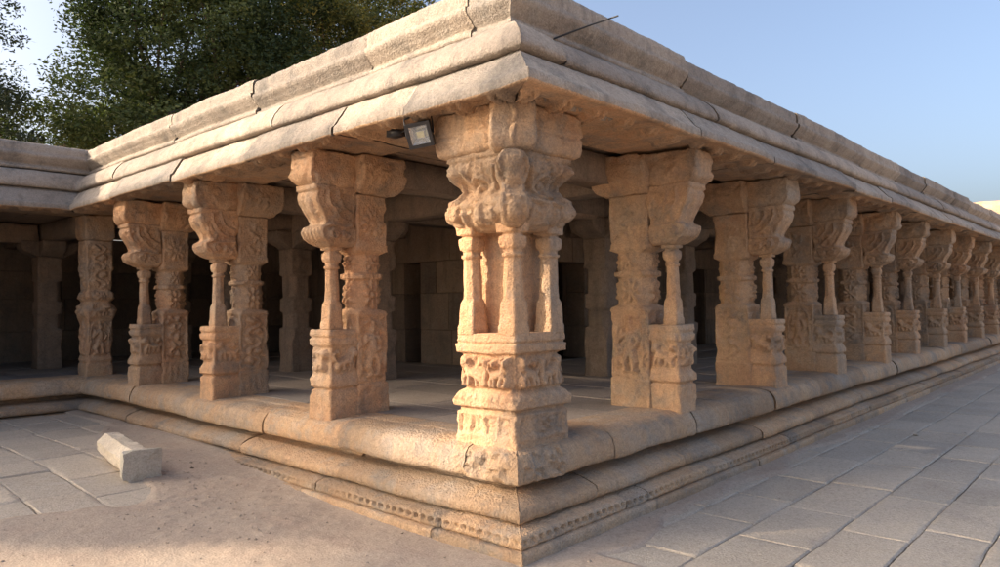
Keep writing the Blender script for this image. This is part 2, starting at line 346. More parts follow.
# ------------------------------------------------------------------ the two-piece facade pillar
def facade_pillar(seed, step=.013, cd=.335):
    r = random.Random(seed); o = {}
    hb = .15; hc = .165; u1 = .285 + cd
    # pedestal in front with the carved lion
    K = [(-.04, -.015, .31, -hb - .012, hb + .012), (.21, -.012, .31, -hb - .01, hb + .01), (.222, .008, .31, -hb + .008, hb - .008), (.24, .008, .31, -hb + .008, hb - .008),
         (.25, -.018, .31, -hb - .014, hb + .014), (.30, -.018, .31, -hb - .014, hb + .014), (.35, .004, .31, -hb + .006, hb - .006), (.37, .01, .31, -hb + .01, hb - .01),
         (.60, .01, .31, -hb + .01, hb - .01), (.615, -.01, .31, -hb - .008, hb + .008), (.665, -.014, .31, -hb - .01, hb + .01), (.675, .0, .31, -hb, hb), (.69, .0, .31, -hb, hb), (.70, -.012, .31, -hb - .008, hb + .008), (.75, -.008, .31, -hb - .004, hb + .004)]
    side = S_lion(0, .375, .3, .21, 1 if r.random() < .5 else -1)
    fr = S_lion(0, .37, .26, .21, r.choice((1, -1))) + S_scroll(.0, .5, .05, .013)
    bn = [(-.12 + .05 * k, .06, -.12 + .05 * k, .15, .016, .5) for k in range(6)]
    o['pedestal'] = stack(MB(), K, step, {0: [(fr, .365, .605, .004, .034), (bn, .03, .19, .004, .012)], 1: [(side, .365, .605, .012, .028)], 3: [(side, .365, .605, .012, .028)]}, seed=seed)
    # column behind
    a = .285
    K = [(-.04, a - .012, u1 + .012, -hc - .012, hc + .012, .012), (.25, a - .01, u1 + .01, -hc - .01, hc + .01, .012), (.262, a, u1, -hc + .006, hc - .006, .012), (.275, a - .006, u1 + .006, -hc - .004, hc + .004, .012), (.86, a, u1, -hc, hc, .012),
         (.875, a - .012, u1 + .012, -hc - .012, hc + .012, .02), (.905, a - .006, u1 + .006, -hc - .006, hc + .006, .03), (.93, a + .022, u1 - .022, -hc + .022, hc - .022, .085), (1.19, a + .022, u1 - .022, -hc + .022, hc - .022, .085), (1.2, a + .006, u1 - .006, -hc + .006, hc - .006, .06),
         (1.24, a + .006, u1 - .006, -hc + .006, hc - .006, .06), (1.25, a + .022, u1 - .022, -hc + .022, hc - .022, .085), (1.42, a + .02, u1 - .02, -hc + .02, hc - .02, .08), (1.45, a - .01, u1 + .01, -hc - .01, hc + .01, .02), (1.5, a - .01, u1 + .01, -hc - .01, hc + .01, .014), (1.515, a, u1, -hc, hc, .012), (1.95, a - .004, u1 + .004, -hc - .004, hc + .004, .012)]
    def mot(m=1):
        L1 = S_fig(0, .32, .50, mirror=m) if r.random() < .6 else S_vine(0, .3, .84, .02, .07, 5, r.random() * 3)
        L2 = S_med(0, 1.06, .11) + S_med(0, 1.34, .07, 6)
        L3 = S_vine(0, 1.54, 1.88, .016, .06, 4, r.random() * 3) if r.random() < .6 else S_med(0, 1.7, .12, 10)
        tn = [(sx, .915, sx * 1.1, .955, .022, 1.3) for sx in (-.15, .15)] + [(sx, 1.43, sx, 1.40, .02, 1.2) for sx in (-.14, .14)]
        return [(L1, .285, .865, .014, .028), (L2 + tn, .90, 1.45, .0, .022), (L3, 1.52, 1.90, .006, .016), ([(x / 100, .04, x / 100, .22, .02, .4) for x in range(-14, 15, 7)], .02, .24, .003, .010)]
    o['column'] = stack(MB(), K, step, {1: mot(), 3: mot(-1), 0: mot(), 2: mot()}, seed=seed + 1)
    mb = MB(); turned(mb, .125, 0, COLON, seed=seed); o['colonnette'] = mb
    # scroll bracket over the colonnette
    K = [(1.475, .045, .29, -.09, .09), (1.485, .02, .29, -.12, .12), (1.51, -.02, .29, -.145, .145), (1.545, -.065, .29, -.158, .158), (1.60, -.088, .29, -.16, .16), (1.645, -.08, .29, -.155, .155), (1.665, -.035, .29, -.142, .142), (1.69, -.025, .29, -.138, .138),
         (1.73, -.04, .29, -.14, .14), (1.79, -.08, .29, -.15, .15), (1.85, -.115, .29, -.155, .155), (1.91, -.132, .29, -.155, .155), (1.955, -.12, .29, -.15, .15), (1.965, -.14, .29, -.16, .16), (2.01, -.14, .29, -.16, .16)]
    sd = S_scroll(-.07, 1.575, .05, .014, 1.4) + S_scroll(.05, 1.575, .04, .013, 1.3, -1) + S_arc(.14, 1.92, .23, 3.0, 4.7, .016) + S_arc(.16, 1.93, .15, 3.0, 4.6, .014) + S_scroll(-.04, 1.80, .035, .012, 1.2) + [(-.18, 1.655, .14, 1.655, .012, .8)]
    fr = [(x, 1.50, x, 1.62, .022, .9) for x in (-.11, -.055, 0, .055, .11)] + [(0, 1.70, 0, 1.86, .05, .9)]
    o['bracket'] = stack(MB(), K, step, {1: [(sd, 1.48, 2.0, .006, .026)], 3: [(sd, 1.48, 2.0, .006, .026)], 0: [(fr, 1.48, 1.96, .0, .02)]}, seed=seed + 2)
    # capital block: long front arm and cross arms
    j = [r.uniform(-.02, .02) for _ in range(4)]
    mb = MB()
    K = [(2.0, -.11, .34, -.15, .15), (2.02, -.15, .34, -.17, .17), (2.05, -.185 + j[0], .34, -.185, .185), (2.09, -.20 + j[0], .34, -.19, .19), (2.2, -.20 + j[0], .34, -.185, .185), (2.30, -.185 + j[0], .34, -.18, .18)]
    wav = [(.2 * math.sin(k), 2.0 + .05 * k, .12 * math.cos(k * 2), 2.05 + .04 * k, .03, .6) for k in range(6)]
    stack(mb, K, step * 1.2, {0: [(wav, 1.95, 2.29, .004, .014)], 1: [(wav, 1.95, 2.29, .004, .014)], 3: [(wav, 1.95, 2.29, .004, .014)]}, rough=2.2, chip=2, seed=seed + 3)
    ue = u1 + .14
    K = [(1.955, .27, ue - .10, -.18, .18), (1.985, .255, ue - .04, -.205, .205), (2.03, .25, ue, -.25 + j[1], .25 + j[2]), (2.09, .25, ue, -.30 + j[1], .30 + j[2]), (2.2, .25, ue, -.315 + j[1], .315 + j[2]), (2.30, .26, ue - .01, -.30 + j[1], .30 + j[2])]
    stack(mb, K, step * 1.2, {1: [(S_scroll(0, 2.08, .08, .02, 1.4, 1, 1), 1.96, 2.28, .003, .018)], 3: [(wav, 1.95, 2.29, .003, .014)]}, rough=2.2, chip=2, seed=seed + 4)
    o['capital'] = mb
    return {k: v.mesh('pillar_' + k, M_PIL, True) for k, v in o.items()}

def corner_pillar_meshes():
    o = {}; st = .0105; B = .57
    # pedestal
    def r(w, e, ch=.01): return (w, -e, B + e, -e, B + e, ch)
    K = [r(-.04, .004), r(.20, .0), r(.21, -.018), r(.235, -.018), r(.245, .018), r(.30, .022), r(.335, .0), r(.36, -.03), r(.375, -.034), r(.60, -.034), r(.612, -.028), r(.622, -.002), r(.675, .002), r(.68, -.012), r(.695, -.012), r(.70, -.002), r(.755, -.008)]
    lions = S_lion(.12, .375, .30, .22, 1) + S_lion(-.14, .375, .28, .22, -1) + [(0.0, .40, .0, .56, .03, 1.2), (.24, .38, .24, .58, .028, 1.3), (-.24, .38, -.24, .58, .028, 1.3), (.24, .55, .24, .56, .04, 1.4), (-.24, .55, -.24, .56, .04, 1.4)]
    low = [(-.26 + .13 * k, .03, -.26 + .13 * k, .19, .022, 1) for k in range(5)] + [(-.28, .035, .28, .035, .03, 1)]
    md = S_vine(0, .2, .35, .0, .0, 1) + [(-.28 + .07 * k, .31, -.25 + .07 * k, .345, .018, .8) for k in range(9)]
    rel = [(lions, .355, .618, .006, .044), (low, .0, .205, .014, .020), (md, .25, .35, 0, .01)]
    low2 = [(-.28, .035, .28, .035, .03, 1), (.25, .03, .25, .19, .025, 1), (-.26, .03, -.26, .19, .025, 1)] + S_vine(0.05, .05, .19, .01, .05, 2)
    rel2 = [(lions, .355, .618, .006, .040), (low2, .0, .205, .008, .014), (md, .25, .35, 0, .008)]
    o['pedestal'] = stack(MB(), K, st, {0: rel, 1: rel2, 2: rel, 3: rel}, seed=51, chip=1.6, rough=1.2)
    for i, (cu, cv) in enumerate(((.085, .085), (.085, .475), (.475, .085))):
        mb = MB(); turned(mb, cu, cv, [(w, q * 1.10, s) for w, q, s in COLON], seed=60 + i, step=.011); o['colonnette%d' % i] = mb
    c0, c1 = .21, .62
    K = [(.74, c0, c1, c0, c1, .02), (1.12, c0, c1, c0, c1, .03), (1.14, c0 + .012, c1 - .012, c0 + .012, c1 - .012, .05), (1.5, c0, c1, c0, c1, .04)]
    o['column'] = stack(MB(), K, st * 1.2, None, seed=55)
    # bracket: scalloped underside, rolled volutes, cyma up to the capital
    def e(w, x, ch=.03): return (w, -x, B + x, -x, B + x, ch)
    K = [e(1.47, -.07), e(1.485, -.04), e(1.51, -.005), e(1.55, .03), e(1.60, .052, .04), e(1.65, .052, .04), e(1.69, .03), e(1.72, -.02), e(1.76, -.042), e(1.80, -.035), e(1.84, .0), e(1.88, .035), e(1.93, .048), e(1.965, .03), e(1.975, .042, .02), e(2.01, .042, .02)]
    sc = []
    for x in (-.25, .0, .25):
        sc += [(x - .05, 1.50, x + .05, 1.50, .03, 1.0)]
    for x in (-.24, .26):
        sc += [(x, 1.72, x, 1.86, .07, 1.5), (x - .03, 1.58, x + .03, 1.60, .055, 1.3), (x, 1.68, x * .8, 1.62, .03, 1)]
    sc += S_scroll(.02, 1.76, .10, .022, 1.3, 1, .5) + [(-.15, 1.90, -.06, 1.74, .022, 1), (.16, 1.90, .07, 1.7, .022, 1), (-.3, 1.655, .3, 1.655, .012, .8), (.0, 1.53, .0, 1.63, .05, 1.2), (-.13, 1.53, -.13, 1.6, .025, .9), (.13, 1.53, .13, 1.6, .025, .9)]
    mb = stack(MB(), K, st, {f: [(sc, 1.475, 1.99, .008, .026)] for f in range(4)}, seed=57, rough=1.6, chip=2)
    # diagonal scroll on the very corner
    sub = MB()
    K = [(1.475, -.02, .2, -.04, .04), (1.50, -.05, .2, -.07, .07), (1.55, -.09, .2, -.085, .085), (1.62, -.115, .2, -.095, .095), (1.67, -.10, .2, -.085, .085), (1.71, -.04, .2, -.07, .07), (1.76, -.02, .2, -.075, .075), (1.82, -.04, .2, -.10, .10), (1.88, -.08, .2, -.115, .115), (1.93, -.105, .2, -.10, .10), (1.965, -.10, .2, -.075, .075), (1.985, -.06, .2, -.04, .04)]
    stack(sub, K, st, {0: [([(0, 1.80, 0, 1.90, .06, 1), (0, 1.54, 0, 1.62, .05, 1), (-.04, 1.66, .04, 1.66, .02, 1)], 1.48, 1.96, 0, .02)]}, seed=58, rough=1.4, chip=2)
    V = np.concatenate(sub.V); cs = math.sqrt(.5)
    V = np.stack([V[:, 0] * cs - V[:, 1] * cs, V[:, 0] * cs + V[:, 1] * cs, V[:, 2]], 1)
    mb.add(V, np.concatenate(sub.Q), np.concatenate(sub.T))
    o['bracket'] = mb
    K = [e(2.0, .05, .01), e(2.02, .075, .01), e(2.06, .088, .01), e(2.13, .092, .01), e(2.135, .084, .01), (2.15, -.084, B + .084, -.084, B + .084), e(2.16, .094, .01), e(2.30, .085, .01)]
    stp = [(-.1, 2.0, -.1, 2.3, .012, .8), (.14, 2.0, .14, 2.3, .012, .8)]
    mb = stack(MB(), K, st * 1.2, {0: [(stp, 2.0, 2.3, 0, .01)], 1: [(stp, 2.0, 2.3, 0, .01)]}, seed=59, rough=2.2, chip=2)
    sub = MB(); K = [(1.98, -.04, .3, -.12, .12), (2.01, -.08, .3, -.15, .15), (2.06, -.10, .3, -.16, .16), (2.3, -.10, .3, -.15, .15)]
    stack(sub, K, st * 1.4, None, seed=66, rough=1.4)
    V = np.concatenate(sub.V); V = np.stack([V[:, 0] * cs - V[:, 1] * cs, V[:, 0] * cs + V[:, 1] * cs, V[:, 2]], 1)
    mb.add(V, np.concatenate(sub.Q), np.concatenate(sub.T))
    o['capital'] = mb
    return {k: v.mesh('corner_' + k.rstrip('012'), M_PIL, True) for k, v in o.items()}

def inner_pillar_meshes(seed=0):
    o = {}; h = .18
    def q(w, e, ch=.012): return (w, -h - e, h + e, -h - e, h + e, ch)
    K = [q(-.02, .0), q(.62, .0), q(.64, -.012, .075), q(.86, -.012, .075), q(.88, .0, .03), q(1.06, .0, .03), q(1.08, -.012, .075), q(1.40, -.012, .075), q(1.42, .0), q(1.80, .0)]
    m = [(S_med(0, .4, .12, 10), .1, .6, .008, .018), (S_med(0, .97, .07), .88, 1.06, 0, .014), (S_med(0, 1.6, .1), 1.43, 1.78, .004, .014)]
    o['column'] = stack(MB(), K, .028, {f: m for f in range(4)}, seed=seed + 90)
    mb = MB()
    for ax in (0, 1):
        A = [(1.80, .20), (1.84, .26), (1.89, .36), (1.95, .40), (2.06, .41)]
        e = .004 * ax
        K = [(w, -L, L, -.17 - e, .17 + e) if ax == 0 else (w, -.17 - e, .17 + e, -L, L) for w, L in A]
        stack(mb, K, .035, None, seed=seed + 92 + ax, rough=1.5)
    o['capital'] = mb
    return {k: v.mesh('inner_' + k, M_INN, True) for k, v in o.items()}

def relief_pillar_meshes():
    """single square carved pillar of the inner angle"""
    o = {}; h = .165
    def q(w, e, ch=.015): return (w, -h - e, h + e, -h - e, h + e, ch)
    K = [q(-.04, .02), q(.16, .02), q(.18, .005), q(.22, .025), q(.25, .012), q(.28, .0), q(.72, .0), q(.78, .01), q(.86, .04, .04), q(.93, .055, .05), q(1.0, .02, .05), q(1.06, .0, .06), q(1.12, .03, .04), q(1.18, .02, .03), q(1.22, -.01), q(1.48, .0), q(1.52, .02), q(1.6, .01), q(1.9, .015), q(1.93, .02)]
    m = [(S_fig(0, .3, .46), .27, .80, .01, .03), (S_lion(0, .84, .3, .2), .8, 1.04, 0, .02), (S_med(0, 1.14, .08), 1.05, 1.22, 0, .02), (S_vine(0, 1.24, 1.88, .02, .07, 5), 1.22, 1.9, .006, .022)]
    o['column'] = stack(MB(), K, .014, {f: m for f in range(4)}, seed=120, rough=1.4, chip=1.5)
    K = [q(1.93, -.01), q(1.95, .02), q(2.0, .04), q(2.3, .045)]
    o['capital'] = stack(MB(), K, .02, None, seed=121, rough=2)
    return {k: v.mesh('angle_' + k, M_PIL, True) for k, v in o.items()}

# ------------------------------------------------------------------ the hall
hall = empty('pillared_hall')
tag(hall, 'long carved sandstone pillared hall with heavy stone eaves on a moulded plinth', 'pillared hall')
P = .30; SP = 2.15
variants = [facade_pillar(11), facade_pillar(23), facade_pillar(37)]
variants_r = [facade_pillar(41, cd=.40), facade_pillar(57, cd=.40), facade_pillar(73, cd=.40), facade_pillar(88, cd=.40)]
mixr = random.Random(77)
def mixed(vs, i): return {k: (vs[i % len(vs)] if k == 'column' else mixr.choice(vs))[k] for k in vs[0]}
def place_pillar(meshes, loc, rz, label=None, parent=hall):
    t = empty('pillar', loc, rz, parent)
    if label: t['label'] = label
    for k, me in meshes.items():
        link(k.rstrip('012'), me, t)
    return t
place_pillar(corner_pillar_meshes(), (.03, .03, FL), 0, 'broad corner pillar with three slender colonnettes on a carved lion pedestal')
for i, y in enumerate((2.14, 4.27, 6.25)):
    place_pillar(variants[i], (.02, y + .15, FL), math.radians((.5, -1, .8)[i]))
place_pillar(relief_pillar_meshes(), (.20, 8.28, FL), 0, 'single square carved pillar in the inner angle')
xs = [2.19, 4.33, 6.42, 8.6, 10.6, 12.78, 14.8, 16.95, 19.1, 21.2, 23.3, 25.4]
for i, x in enumerate(xs):
    t = place_pillar(mixed(variants_r, i), (x + .15, .02 + mixr.uniform(-.02, .02), FL), math.radians(90 + mixr.uniform(-1.6, 1.6))); t.rotation_euler[0] = mixr.uniform(-.007, .007)
inn = inner_pillar_meshes()
inner_at = [(2.33, 2.33)] + [(2.33, y) for y in (4.45, 6.4, 8.4, 10.4)] + [(x, 2.33) for x in (4.42, 6.55, 8.7, 10.75, 12.9, 14.9, 17.1, 19.2, 21.3)]
for x, y in inner_at: place_pillar(inn, (x, y, FL), 0)

# --- moulded courses: one profile swept along a facade in separate blocks
def resample(prof, step):
    out = []
    for i in range(len(prof) - 1):
        a, b = np.array(prof[i], float), np.array(prof[i + 1], float)
        n = max(1, int(np.linalg.norm(b[:2] - a[:2]) / step))
        for k in range(n): out.append(a + (b - a) * k / n)
    out.append(np.array(prof[-1], float)); return np.array(out)
AX = {'L': np.array([1, .15, 1.]), 'R': np.array([.15, 1, 1.]), 'W': np.array([.15, 1, 1.])}
def course(mb, prof, cuts, side, oR=None, step=.02, tstep=.03, rough=1.0, seed=0, jit=.008, relief=None, mitre0=True, mitre1=None, gap=.0018, wing=False, front=None, soffit=False):
    """prof: (out, z) open line wrapped back to a closed solid; cuts = joint positions along the facade.
    side 'L': facade x=0 running +y; side 'R': facade y=0 running +x; wing: facade y=8.05 running -x"""
    R = random.Random(seed); p = resample(prof, step)
    n = len(p)
    pr = p.copy()
    if oR: pr[:, 0] = oR(p[:, 0])
    oL = p[:, 0]; oRt = pr[:, 0]
    own = {'L': oL, 'R': oRt, 'W': oL}[side]
    for i in range(len(cuts) - 1):
        a, b = cuts[i], cuts[i + 1]
        nt = max(4, int((b - a) / tstep)); t = np.linspace(0, 1, nt + 1)
        first = i == 0 and mitre0; last = i == len(cuts) - 2 and mitre1 is not None
        t0 = (-(oRt if side == 'L' else oL)) if first else np.full(n, a + gap)
        if side == 'W' and first: t0 = oL            # inner angle: starts at x=-out
        t1 = (mitre1 - oL) if last else np.full(n, b - gap)
        along = t0[None, :] * (1 - t[:, None]) + t1[None, :] * t[:, None]
        out = np.repeat(own[None, :], nt + 1, 0); z = np.repeat(p[None, :, 1], nt + 1, 0)
        # per-block misfit, worn block ends
        jo, jz, sl = R.uniform(-jit, jit), R.uniform(-jit, jit) * .7, R.uniform(-1, 1) * jit * .6
        fade = np.ones(nt + 1)
        if first: fade *= sstep(0, .3, t)
        if last: fade *= sstep(0, .3, 1 - t)
        out = out + (jo * fade)[:, None]; z = z + ((jz + sl * (t - .5)) * fade)[:, None]
        L = b - a
        end = np.minimum((t * L) if not first else 9, ((1 - t) * L) if not last else 9)
        rnd = -.009 * np.exp(-(end / .016) ** 2)
        out = out + rnd[:, None] * (out > -.2)
        if relief is not None:
            out = out + relief(along, z, out)
        if side == 'L': V = np.stack([-out, along, z], -1)
        elif side == 'R': V = np.stack([along, -out, z], -1)
        else: V = np.stack([-along, 8.05 - out, z], -1)
        V = V.reshape(-1, 3)
        vis = (out > -.25).reshape(-1, 1)
        V = V + (vecnoise(V, 1.1, .008 * rough, 2, 5) + vecnoise(V, 7, .0032 * rough, 3, 9) * AX[side] + vecnoise(V, 30, .0022 * rough, 2, 15) * AX[side]) * vis
        if soffit:
            o_, a_, z_ = out.ravel(), along.ravel(), z.ravel()
            un = (z_ < 2.96) * sstep(-.08, .0, o_) * sstep(.27, .23, o_)
            ph = ((a_ + .3 * o_) / .37) % 1.0; rb = sstep(.30, .34, np.abs(ph - .5)) * sstep(.49, .46, np.abs(ph - .5))
            V[:, 2] += un * (-.04 * rb + .04 * sstep(.16, .1, np.abs(ph - .5)) * sstep(.05, .03, np.abs(o_ - .14)) * (np.sin(a_ * 3.3) > -.2))
        # chips eaten out of the projecting arris
        Q = grid_quads(nt + 1, n, True)
        flip = side in ('L', 'W')
        if side == 'W': flip = False
        n0 = len(V); c0, c1 = V[:n].mean(0), V[-n:].mean(0)
        T = [[n0, j, (j + 1) % n] for j in range(n)] + [[n0 + 1, nt * n + (j + 1) % n, nt * n + j] for j in range(n)]
        Q = Q[:, ::-1] if not flip else Q; T = [x[::-1] for x in T] if not flip else T
        mb.add(np.vstack([V, c0, c1]), Q, T, a=R.random())
    return mb
def cutlist(a, b, lo, hi, seed):
    R = random.Random(seed); c = [a]
    while c[-1] + hi * 1.3 < b: c.append(c[-1] + R.uniform(lo, hi))
    c.append(b); return c
YW = 8.05; XE = 27.0
# plinth profiles (out, z)
foot = [(-.10, -.12), (.275, -.12), (.275, .06), (.262, .078), (-.10, .078)]
dent = [(-.10, .080), (.228, .080), (.236, .105), (.233, .145), (.214, .158), (.15, .172), (.07, .184), (.0, .192), (-.10, .210)]
roll = [(-.21, .213), (.05, .213), (.085, .205), (.115, .195), (.136, .203), (.144, .222), (.142, .265), (.128, .282), (.06, .312), (-.01, .332), (-.09, .340), (-.13, .346), (-.145, .403), (-.21, .403)]
slab = [(-.46, .405), (.03, .405), (.065, .413), (.078, .44), (.076, .50), (.06, .555), (.025, .60), (-.03, .622), (-.10, .634), (-.46, .634)]
def rel_dent(al, z, out):
    ph = (al / .078) % 1.0
    hole = sstep(.30, .2, np.abs(ph - .5)) * sstep(.017, .009, np.abs(z - .122)) * (out > .18)
    band = sstep(.009, .0, np.abs(z - .152)) * (out > .15)
    worn = np.clip(.75 + .5 * np.sin(al * 2.3), .1, 1)
    return -.035 * hole * worn - .006 * band
def rel_roll(al, z, out):
    ph = np.sin(al / .035 * 2 * np.pi); m = sstep(.022, .010, np.abs(z - .222)) * (out > .07)
    m2 = sstep(.012, .006, np.abs(z - .272)) * (out > .05)
    return .007 * ph * m - .007 * m2 * (np.sin(al / .055 * 2 * np.pi) > 0)
def rel_slab(al, z, out):
    s = np.sin(al * 31 + np.sin(z * 40) * 2) * np.sin(z * 70 + np.sin(al * 23) * 2)
    m = (out > .0) * sstep(.43, .40, al) * sstep(-.04, .02, al)
    pp = np.stack([al.ravel(), z.ravel(), 0 * z.ravel()], 1); rg = fbm(pp + vecnoise(pp, 8, .03, 2, 6), 13, 2, 4).reshape(al.shape)
    s = np.clip(2.0 - np.abs(rg) * 6, -1, 1) * 1.3
    r = np.abs(np.sin(al * 5.1)) * sstep(.6, .9, np.sin(al * 1.9 + 1))
    return .010 * s * m + .004 * r * s * (out > -.0)
cL = cutlist(0, YW, 1.3, 2.2, 3); cR = cutlist(0, XE, 1.1, 1.9, 4); cW = cutlist(0, 6.3, 1.3, 2.4, 5)
def three(name, prof, cuts, oR=None, **k):
    mb = MB(); st = k.pop('step', .02); ts = k.pop('tstep', .03)
    course(mb, prof, cuts[0], 'L', oR, mitre1=YW, seed=hash(name) % 7 if False else len(name), step=st, tstep=ts, **k); mb.build(name, k.pop('mat', None) or PM[name], hall)
    mb = MB(); c = cuts[1]; ni = max(2, int(len(c) * .3))
    course(mb, prof, c[:ni + 1], 'R', oR, seed=len(name) + 1, step=st, tstep=ts, **k)
    course(mb, prof, c[ni:], 'R', oR, seed=len(name) + 2, step=st * 1.6, tstep=ts * 2, mitre0=False, **k)
    mb.build(name, PM[name], hall)
    mb = MB(); course(mb, prof, cuts[2], 'W', oR, seed=len(name) + 3, step=st * 1.4, tstep=ts * 1.4, **{**k, 'relief': None if name == 'floor_edge' else k.get('relief')}); mb.build(name, PM[name], side)
side = empty('side_gallery', (0, 0, 0))
tag(side, 'lower shaded stone gallery wing at far left, at right angles to the carved hall', 'gallery')
PM = dict(footing=M_PLI, dentil_course=M_PLI, plinth_moulding=M_PLI, floor_edge=M_PLI, eave=M_ROOF, cornice=M_ROOF, parapet=M_ROOF)
three('footing', foot, [[0, .55] + cutlist(.55, YW, 1.4, 2.2, 13)[1:], cutlist(0, XE, 1.2, 2.2, 14), cutlist(0, 6.3, 1.2, 2.2, 15)], jit=.004)
three('dentil_course', dent, [[0, .50, 2.0, 3.3, 4.9, 6.4, YW], [0, .95, 1.25] + cutlist(1.25, XE, 1.0, 2.0, 16)[1:], cutlist(0, 6.3, 1.2, 2.2, 17)], relief=rel_dent, step=.011, tstep=.0125, jit=.006)
three('plinth_moulding', roll, [[0, 1.8, 3.4, 4.5, 6.2, YW], [0, .72, 2.0, 3.6] + cutlist(3.6, XE, 1.3, 2.2, 18)[1:], cutlist(0, 6.3, 1.2, 2.2, 19)], relief=rel_roll, step=.012, tstep=.0125, jit=.008)
three('floor_edge', slab, [[0, .42, 1.9, 3.1, 4.7, 6.3, YW], [0, 1.05, 2.35, 3.0, 4.1, 5.5] + cutlist(5.5, XE, 1.2, 1.9, 20)[1:], cutlist(0, 6.3, 1.2, 2.2, 21)], relief=rel_slab, step=.013, tstep=.015, jit=.012, rough=1.5)
# roof
oR = lambda o: np.where(o > 0, o * 1.32, o)
eave = [(-.50, 2.945), (-.1, 2.955), (.10, 2.950), (.24, 2.945), (.285, 2.930), (.300, 2.936), (.306, 2.945), (.304, 2.995), (.296, 3.010), (.275, 3.025), (.18, 3.170), (.165, 3.190), (.135, 3.192), (.13, 3.215), (-.50, 3.215)]
corn = [(-.50, 3.218), (.14, 3.218), (.176, 3.223), (.187, 3.24), (.178, 3.285), (.150, 3.345), (.105, 3.405), (.065, 3.444), (.04, 3.460), (-.02, 3.468), (-.10, 3.475), (-.50, 3.475)]
para = [(-.36, 3.488), (-.05, 3.488), (-.03, 3.50), (-.03, 3.53), (-.07, 3.542), (-.075, 3.575), (-.045, 3.59), (-.035, 3.61), (.0, 3.645), (.018, 3.67), (.018, 3.70), (-.004, 3.708), (-.006, 3.80), (-.02, 3.835), (-.05, 3.85), (-.36, 3.85)]
def rel_eave(al, z, out):
    under = (z < 2.96) & (out > -.05) & (out < .26)
    rib = sstep(.25, .45, np.abs(((al + out * .35) / .30) % 1.0 - .5))
    return np.zeros_like(al) + 0 * rib * under
def rel_para(al, z, out):
    n = np.sin(al * 97) * np.sin(al * 41)
    return .006 * n * (np.abs(z - 3.69) < .02)
def eave_ribs(V):
    return V
three('eave', eave, [[0, .78, 1.62, 3.0, 4.6, 6.3, YW], [0, 1.9, 3.4] + cutlist(3.4, XE, 1.5, 2.6, 22)[1:], cutlist(0, 6.3, 1.4, 2.4, 23)], oR=oR, step=.018, tstep=.02, jit=.014, rough=1.2, soffit=True)
three('cornice', corn, [[0, 2.75, 4.9, 6.6, YW], [0, .30, 2.55, 5.6] + cutlist(5.6, XE, 2.2, 3.4, 24)[1:], cutlist(0, 6.3, 1.4, 2.4, 25)], oR=oR, step=.022, tstep=.03, jit=.012, rough=1.1)
three('parapet', para, [[0, .42, 1.6, 3.45, 5.3, YW], [0, 2.45, 5.2] + cutlist(5.2, XE, 1.6, 3.0, 26)[1:], cutlist(0, 6.3, 1.8, 2.6, 27)], relief=rel_para, step=.018, tstep=.025, jit=.020, rough=1.2)
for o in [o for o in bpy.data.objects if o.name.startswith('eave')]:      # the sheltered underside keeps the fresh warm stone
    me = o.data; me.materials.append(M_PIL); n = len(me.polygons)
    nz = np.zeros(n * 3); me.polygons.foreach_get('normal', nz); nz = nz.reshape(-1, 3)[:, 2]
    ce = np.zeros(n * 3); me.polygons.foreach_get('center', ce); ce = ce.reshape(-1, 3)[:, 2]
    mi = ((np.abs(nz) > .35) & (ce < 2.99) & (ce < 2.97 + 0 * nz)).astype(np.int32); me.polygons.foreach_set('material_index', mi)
def rough_block(mb, x0, x1, y0, y1, z0, z1, step=.08, rough=1.5, seed=0):
    K = [(z0, x0, x1, y0, y1, .012), (z1, x0, x1, y0, y1, .012)]
    stack(mb, K, step, None, seed=seed, rough=rough)
# ceiling slabs (run across the aisles) and roof deck
mb = MB(); R = random.Random(5); y = .48
while y < 12.6:
    w = R.uniform(.55, .8); dz = R.uniform(0, .025)
    box(mb, .49, 4.6, y, y + w - .012, 2.97 + dz, 3.40, a=R.uniform(.2, .8)); y += w
x = 4.62
while x < 27:
    w = R.uniform(.55, .8); dz = R.uniform(0, .025)
    box(mb, x, x + w - .012, .49, 4.6, 2.97 + dz, 3.40, a=R.uniform(.2, .8)); x += w
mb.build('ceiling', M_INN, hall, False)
mb = MB(); box(mb, .3, 4.8, .3, 12.8, 3.42, 3.55); box(mb, 4.81, 27, .3, 4.8, 3.42, 3.55); mb.build('roof_deck', M_ROOF, hall, False)
# beams
def beam(x0, x1, y0, y1, z0, z1, seed):
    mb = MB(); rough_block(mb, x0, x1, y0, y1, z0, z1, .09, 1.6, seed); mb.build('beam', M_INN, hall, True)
k = 0
for y in (2.29, 4.42, 6.40, 8.40): beam(.85, 4.34, y - .17, y + .17, 2.705, 2.96, k); k += 1
for x in [v + .15 for v in xs[:10]]: beam(x - .17, x + .17, .88, 4.34, 2.705, 2.96, k); k += 1
for i in range(5):
    y0 = .75 + i * 2.1; beam(2.16, 2.50, y0, y0 + 2.08, 2.66, 2.945, k); k += 1
for i in range(9):
    x0 = 2.6 + i * 2.12; beam(x0, x0 + 2.10, 2.16, 2.50, 2.662, 2.947, k); k += 1
beam(.62, 2.15, .62, .9, 2.70, 2.955, 77)
